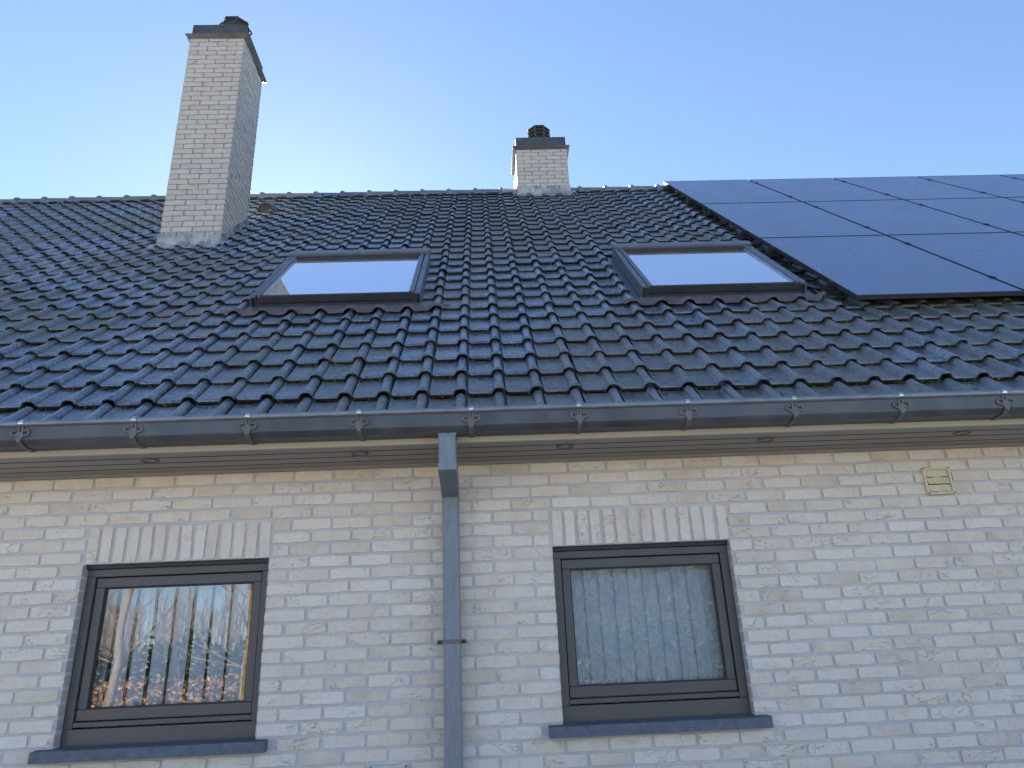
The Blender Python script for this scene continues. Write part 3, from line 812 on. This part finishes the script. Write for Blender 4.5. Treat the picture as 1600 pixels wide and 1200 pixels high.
        def lathe(mm, prof):
            vs = [p for r_, z_ in prof for p in oct_(r_, z_)]
            mm.add(vs, [(a * n + k, a * n + (k + 1) % n, (a + 1) * n + (k + 1) % n, (a + 1) * n + k) for a in range(len(prof) - 1) for k in range(n)])
            mm.add(vs, [tuple(range((len(prof) - 1) * n, len(prof) * n)), tuple(reversed(range(n)))])
        m = MB(); lathe(m, [(.165, .188), (.160, .215)]); m.build('flue_pot', M_POT, cr)
        m = MB(); lathe(m, [(.095, .21), (.095, .47)]); m.build('flue_core', M_DARK, cr)
        for za, r_ in ((.275, .158), (.335, .163), (.395, .165)):
            m = MB(); lathe(m, [(r_ - .014, za), (r_, za + .006), (r_ - .004, za + .022)]); m.build('louvre_ring', M_POT, cr)
        m = MB()
        for k in range(n):
            t = 2 * math.pi * (k + .5) / n; c_, s_ = math.cos(t), math.sin(t)
            m.tube([(cx + .148 * c_, cy + .148 * s_, z1 + .21), (cx + .150 * c_, cy + .150 * s_, z1 + .47)], .015, 5)
        m.build('pot_rib', M_POT, cr, 'stuff')
        m = MB(); lathe(m, [(.150, .455), (.162, .465), (.150, .482), (.105, .51), (.09, .512)]); m.build('cowl', M_POT, cr)
chimney(CH1, 'tall cream brick chimney rising from the left of the roof', 'low')
chimney(CH2, 'short cream brick chimney on the ridge', 'louvre')

# ------------------------------------------------------------------ skylights
for si, (a, b) in enumerate(SKY):
    def rb(m, x0, x1, t0, t1, h0, h1, bev=.003): m.box(x0, x1, t0, t1, h0, h1, bev, M=RM)
    H = .105
    # fixed kerb
    m = MB()
    rb(m, a, a + .06, ST0, ST1, -.05, H - .022); rb(m, b - .06, b, ST0, ST1, -.05, H - .022)
    rb(m, a + .06, b - .06, ST0 + .002, ST0 + .06, -.05, H - .032); rb(m, a + .06, b - .06, ST1 - .06, ST1, -.05, H - .022)
    sk = m.build('skylight', M_SKYD, house, label='roof window ' + ('near the tall chimney' if si == 0 else 'beside the solar panels'))
    for x0, x1 in ((a - .012, a + .028), (b - .028, b + .012)):
        m = MB(); rb(m, x0, x1, ST0 - .012, ST0 + .72, H - .020, H); m.build('side_cover', M_SKYF, sk)
        m = MB(); rb(m, x0 + .001, x1 - .001, ST0 + .70, ST1 - .05, H - .016, H + .004); m.build('side_cover', M_SKYF, sk)
    for x0, x1 in ((a + .032, a + .062), (b - .062, b - .032)):
        m = MB(); rb(m, x0, x1, ST0 + .004, ST0 + .705, H - .022, H + .006); m.build('sash_cover', M_SKYF, sk)
        m = MB(); rb(m, x0 + .001, x1 - .001, ST0 + .69, ST1 - .06, H - .020, H + .010); m.build('sash_cover', M_SKYF, sk)
    m = MB(); rb(m, a - .016, b + .016, ST1 - .080, ST1 + .015, H - .012, H + .032, .010); m.build('top_hood', M_SKYF, sk)
    m = MB(); rb(m, a + .0625, b - .0625, ST1 - .130, ST1 - .082, H - .03, H + .004); m.build('sash_top', M_SKYD, sk)
    m = MB(); rb(m, a + .050, b - .050, ST0 - .002, ST0 + .024, H - .062, H - .006, .004); m.build('sash_bottom', M_SKYD, sk)
    m = MB(); rb(m, a + .01, b - .01, ST0 - .024, ST0 - .004, .010, .040, .004); m.build('bottom_cover', M_SKYD, sk)
    for x0, x1 in ((a + .0628, a + .071), (b - .071, b - .0628)):
        m = MB(); rb(m, x0, x1, ST0 + .032, ST1 - .130, H - .014, H - .002, .001); m.build('glazing_trim', M_ALU, sk)
    m = MB(); m.face([rp(a + 0.0715, ST0 + .031, H - .012), rp(b - 0.0715, ST0 + .031, H - .012), rp(b - 0.0715, ST1 - .130, H - .012), rp(a + 0.0715, ST1 - .130, H - .012)]); m.build('pane', M_SGLASS, sk)
    # lining of the shaft
    m = MB(); d = -.45; q = [(a + .061, ST0 + .061), (b - .061, ST0 + .061), (b - .061, ST1 - .061), (a + .061, ST1 - .061)]
    for i in range(4):
        p0, p1 = q[i], q[(i + 1) % 4]
        m.face([rp(*p0, .05), rp(*p1, .05), rp(*p1, d), rp(*p0, d)])
    m.face([rp(*p, d) for p in q]); m.build('lining', M_ROOM, sk)
    # flashing gutters at the sides
    for x0, x1 in ((a - .085, a - .013), (b + .013, b + .085)):
        m = MB(); rb(m, x0, x1, ST0 - .07, ST1 + .04, .000, .006, .001); m.build('side_flashing', M_SKYF, sk)
        m = MB(); xw = a - .014 if x0 < a else b + .006
        rb(m, xw, xw + .008, ST0 - .02, ST1 - .02, .006, H - .021, .001); m.build('side_upstand', M_SKYF, sk)
    m = MB(); rb(m, a - .03, b + .03, ST0 - .095, ST0 - .025, .020, .030, .002); m.build('front_flashing', M_SKYF, sk)
    # pleated apron dressed over the tiles
    m = MB(); N_ = 96; xa, xb = a - .20, b + .22 if si == 0 else b + .13; vs = []
    for i in range(N_ + 1):
        x = xa + (xb - xa) * i / N_; ph = ((x - TX0) / TW) % 1; d_ = min(ph, 1 - ph) * TW
        hh = .024 + .036 * max(0, 1 - (d_ / .044) ** 2) ** .8
        e = min(1, (x - xa) / .09, (xb - x) / .09)
        vs += [rp(x, ST0 - .085 - .112 * (.35 + .65 * e) + .006 * math.sin(i * .9), hh), rp(x, ST0 - .085 - .06 * e, hh + .004), rp(x, ST0 - .085, .032 + .3 * (hh - .024))]
    m.add(vs, [(3 * i + k, 3 * i + 3 + k, 3 * i + 4 + k, 3 * i + 1 + k) for i in range(N_) for k in (0, 1)], True); m.build('apron', M_APRON, sk, label='brown pleated apron flashing')
    # screws
    sc_ = MB(); sc_.tube([(0, 0, 0), (0, 0, .003)], .005, 8); sme = sc_.mesh('screw'); sme.materials.append(M_SCREW)
    for x in (a + .008, a + .047, b - .047, b - .008):
        for t, hh in ((ST0 + .08, 0), (ST0 + .62, 0), (ST0 + .80, .004)):
            link('screw', sme, sk, M=RM @ Matrix.Translation((x, t, H + hh + (.006 if a + .05 < x < b - .05 else 0))))

# vent tile beside the tall chimney
m = MB(); vx, vt = -1.42, 5.54; n = 10; prof = []
secs = []
for j, (t, r_) in enumerate(((0, .088), (.02, .094), (.10, .09), (.18, .07), (.26, .03))):
    secs.append([rp(vx + r_ * 1.15 * math.cos(math.pi * k / (n - 1)), vt + t, .02 + r_ * 1.25 * math.sin(math.pi * k / (n - 1))) for k in range(n)])
m.add([p for s in secs for p in s], [(j * n + i, j * n + i + 1, (j + 1) * n + i + 1, (j + 1) * n + i) for j in range(4) for i in range(n - 1)], True)
m.add([p + Vector((0, .012, .012)) for p in secs[0]], [tuple(range(n))])
m.build('roof_vent', M_ZINC, house, label='small rounded roof vent behind the tall chimney')

# ------------------------------------------------------------------ solar panels
PX, PT, PW, PL, PGX, PGT, PH = 3.565, 1.398, 1.146, 1.764, .012, .014, .118
def panel(ci, ri, label):
    x0 = PX + ci * (PW + PGX); t0 = PT + ri * (PL + PGT)
    t = thing('solar_panel', label, 'solar panel', rp(x0 + PW / 2, t0, PH - .03), 'solar panels on the roof')
    m = MB(); f = .007
    for q in ((x0, x0 + PW, t0, t0 + f), (x0, x0 + PW, t0 + PL - f, t0 + PL), (x0, x0 + f, t0 + f, t0 + PL - f), (x0 + PW - f, x0 + PW, t0 + f, t0 + PL - f)):
        m.box(*q, PH - .033, PH, .0015, M=RM)
    m.build('frame', M_PFRAME, t)
    m = MB(); m.box(x0 + f, x0 + PW - f, t0 + f, t0 + PL - f, PH - .008, PH - .0018, 0, M=RM); m.build('glass', M_PANEL, t)
names_r = ['bottom', 'middle', 'top']; names_c = ['first', 'second', 'third', 'fourth', 'fifth']
for ri in range(3):
    for ci in range((4, 5, 5)[ri]):
        panel(ci, ri, f'dark blue solar panel, {names_c[ci]} from the left in the {names_r[ri]} row')
rails = [PT + ri * (PL + PGT) + d for ri in range(3) for d in (.34, 1.42)]
rn_ = ['lowest', 'second lowest', 'third lowest', 'third highest', 'second highest', 'highest']
for i, t in enumerate(rails):
    e = thing('mounting_rail', f'black mounting rail under the solar panels, {rn_[i]} of six', 'rail', rp(PX - .06, t, .04), 'rails under the solar panels')
    m = MB(); m.box(PX - .055, PX + 5 * (PW + PGX), t - .02, t + .02, .052, PH - .034, .002, M=RM); m.build('rail', M_RAIL, e)
    m = MB(); m.box(PX - .075, PX - .0552, t - .028, t + .028, .048, PH - .022, .003, M=RM); m.build('end_cap', M_RAIL, e)
    m = MB(); m.box(PX - .032, PX - .002, t - .022, t + .022, PH - .033, PH + .004, .002, M=RM); m.build('end_clamp', M_RAIL, e)
    for ci in range(1, 5):
        x = PX + ci * (PW + PGX) - PGX / 2
        m = MB(); m.box(x - .016, x + .016, t - .028, t + .028, PH + .0005, PH + .006, .001, M=RM); m.build('middle_clamp', M_RAIL, e)
    for ci in range(0, 6):
        x = PX + .05 + ci * 1.0
        m = MB(); m.box(x - .02, x + .02, t - .06, t - .021, .025, .10, .003, M=RM); m.build('roof_hook', M_RAIL, e)

# ------------------------------------------------------------------ garden behind the viewer (seen in the window glass)
M_BARK = mat_plain('pale_bark', (.20, .15, .095), .9, .2, .55, 9)
M_TWIG = mat_plain('twig_bark', (.17, .125, .09), .9, .2, .3, 8)
def leafmat(name, a, b):
    k = NT(name); co = k.coord(); k.color(k.ramp(k.rnd, [(0, a), (1, b)])); k.set(Roughness=.55); return k.m
M_LAUREL = leafmat('evergreen_leaf', (.016, .030, .018), (.040, .062, .030))
M_SKY_BLOCK = leafmat('sky_block_leaf', (.012, .020, .016), (.022, .036, .024))
M_BEECH = leafmat('beech_leaf', (.24, .115, .045), (.46, .27, .12))
def grow(m, p, d, L, r, depth, rn, seg=5, spread=.62, tw=None):
    pts = [p]; rad = [r]; q = p.copy(); dd = d.copy()
    for i in range(3):
        dd = (dd + Vector((rn.uniform(-.16, .16), rn.uniform(-.16, .16), rn.uniform(-.04, .12)))).normalized()
        q = q + dd * L / 3; pts.append(q.copy()); rad.append(r * (1 - .16 * (i + 1)))
    (tw if depth <= 1 and tw is not None else m).tube(pts, rad, seg if depth > 1 else 3, True, False)
    if depth == 0: return
    for k in range(rn.choice((3, 4)) if depth > 1 else 4):
        t = rn.uniform(.35, 1); b = pts[1 + min(2, int(t * 3))]
        nd = (dd + Vector((rn.uniform(-1, 1), rn.uniform(-1, 1), rn.uniform(-.25, .75))) * spread * 1.35).normalized()
        grow(m, b, nd, L * rn.uniform(.5, .74), r * rn.uniform(.34, .5), depth - 1, rn, seg, spread, tw)
def bare_tree(x, y, h, r, lean, seed, label, depth=4):
    rn = random.Random(seed); t = thing('bare_tree', label, 'tree', (x, y, GZ), 'bare garden trees')
    m = MB(); tw = MB(); p = Vector((x, y, GZ)); d = Vector((lean, 0, 1)).normalized(); pts = []; rad = []
    for i in range(7):
        pts.append(p + d * h * .62 * i / 6 + Vector((rn.uniform(-.05, .05), rn.uniform(-.05, .05), 0))); rad.append(r * (1 - .09 * i))
    m.tube(pts, rad, 8, True, False)
    for i in range(2, 7):
        for k in range(3 if i > 2 else 2):
            nd = Vector((rn.uniform(-1, 1), rn.uniform(-.6, .6), rn.uniform(.15, .9))).normalized()
            grow(m, pts[i], nd, h * rn.uniform(.16, .30), r * rn.uniform(.16, .30), depth - 1, rn, tw=tw)
    m.build('trunk', M_BARK, t); tw.build('crown', M_TWIG, t, 'stuff')
bare_tree(-8.25, -15.2, 8.5, .125, .05, 3, 'pale barked bare tree mirrored at the left edge of the left window')
bare_tree(-4.75, -14.6, 7.5, .10, -.03, 8, 'bare tree mirrored at the right edge of the left window')
# far wood
rn = random.Random(5); m = MB()
for i in range(620):
    y = -rn.uniform(42, 84); x = rn.uniform(-62, 40); h = rn.uniform(5.6, 7.6) * (-y / 60); p = Vector((x, y, GZ)); d = Vector((rn.uniform(-.06, .06), rn.uniform(-.06, .06), 1)).normalized()
    m.tube([p, p + d * h * .5, p + d * h], [.10, .06, .015], 3, True, False)
    for k in range(34):
        b = p + d * h * rn.uniform(.18, .97); nd = Vector((rn.uniform(-.6, .6), rn.uniform(-.6, .6), rn.uniform(.5, 1))).normalized(); L = rn.uniform(.6, 1.9)
        m.tube([b, b + nd * L * .5 + Vector((rn.uniform(-.1, .1), 0, 0)), b + nd * L], [.025, .016, .006], 3, False, False)
o = m.build('bare_wood', M_TWIG, None, 'stuff'); o['label'] = 'far winter wood of thin bare stems mirrored in the left window'; o['category'] = 'wood'
def leaf_mass(name, label, x0, x1, y0, y1, h, n, mt, size_, seed, group, bumpy=.35, floor=0):
    rn = random.Random(seed); t = thing(name, label, 'hedge', ((x0 + x1) / 2, (y0 + y1) / 2, GZ), group); m = MB()
    import mathutils
    for i in range(n):
        x = rn.uniform(x0, x1); y = rn.uniform(y0, y1)
        hh = h * (1 - bumpy + bumpy * (1 + mathutils.noise.noise(Vector((x * .8, y * .8, seed))) ))
        z = floor + (hh - floor) * (rn.random() ** .75)
        c = Vector((x, y, GZ + z)); s_ = size_ * rn.uniform(.6, 1.3)
        a_ = Vector((rn.uniform(-1, 1), rn.uniform(-1, 1), rn.uniform(-.9, .6))).normalized(); b_ = a_.orthogonal().normalized()
        b_ = (Matrix.Rotation(rn.uniform(0, 6.28), 3, a_) @ b_)
        m.face([c - a_ * s_, c + b_ * s_ * .42 - a_ * s_ * .1, c + a_ * s_, c - b_ * s_ * .42 - a_ * s_ * .1])
    m.build('foliage', mt, t, 'stuff')
    m = MB()
    for i in range(int((x1 - x0) / .35)):
        x = x0 + .35 * i + rn.uniform(-.1, .1); y = (y0 + y1) / 2 + rn.uniform(-.2, .2)
        m.tube([(x, y, GZ), (x + rn.uniform(-.1, .1), y, GZ + h * .5), (x + rn.uniform(-.25, .25), y, GZ + h * .85)], [.03, .02, .008], 4, True, False)
    m.build('stem', M_TWIG, t, 'stuff')
leaf_mass('evergreen_hedge', 'dark evergreen hedge mirrored low in the left window', -16, -1.0, -21.5, -19.5, 2.35, 16000, M_LAUREL, .10, 11, 'garden hedges')
leaf_mass('beech_hedge', 'brown leaved beech hedge mirrored at the bottom of the left window', -13, -4.0, -17.4, -16.6, 1.45, 3000, M_BEECH, .07, 12, 'garden hedges', .3)
leaf_mass('evergreen_hedge', 'dark evergreen hedge mirrored faintly low in the right window', -.6, 14, -22.5, -20.0, 2.5, 15000, M_LAUREL, .10, 13, 'garden hedges', .2)
leaf_mass('sky_block_screen', 'tall dark evergreen screen added to keep sky out of the right window', 1.6, 26, -44, -40, 9.0, 42000, M_SKY_BLOCK, .17, 14, 'garden hedges', .15)  # unseen foliage added to block bright sky from the right pane's reflection
core = MB(); core.box(1.9, 25.7, -43.2, -40.8, GZ, GZ + 7.6); core.build('inner_mass', M_SKY_BLOCK, [o for o in bpy.data.objects if o.name.startswith('sky_block_screen')][0])  # opaque box added so no sky shows between the leaves
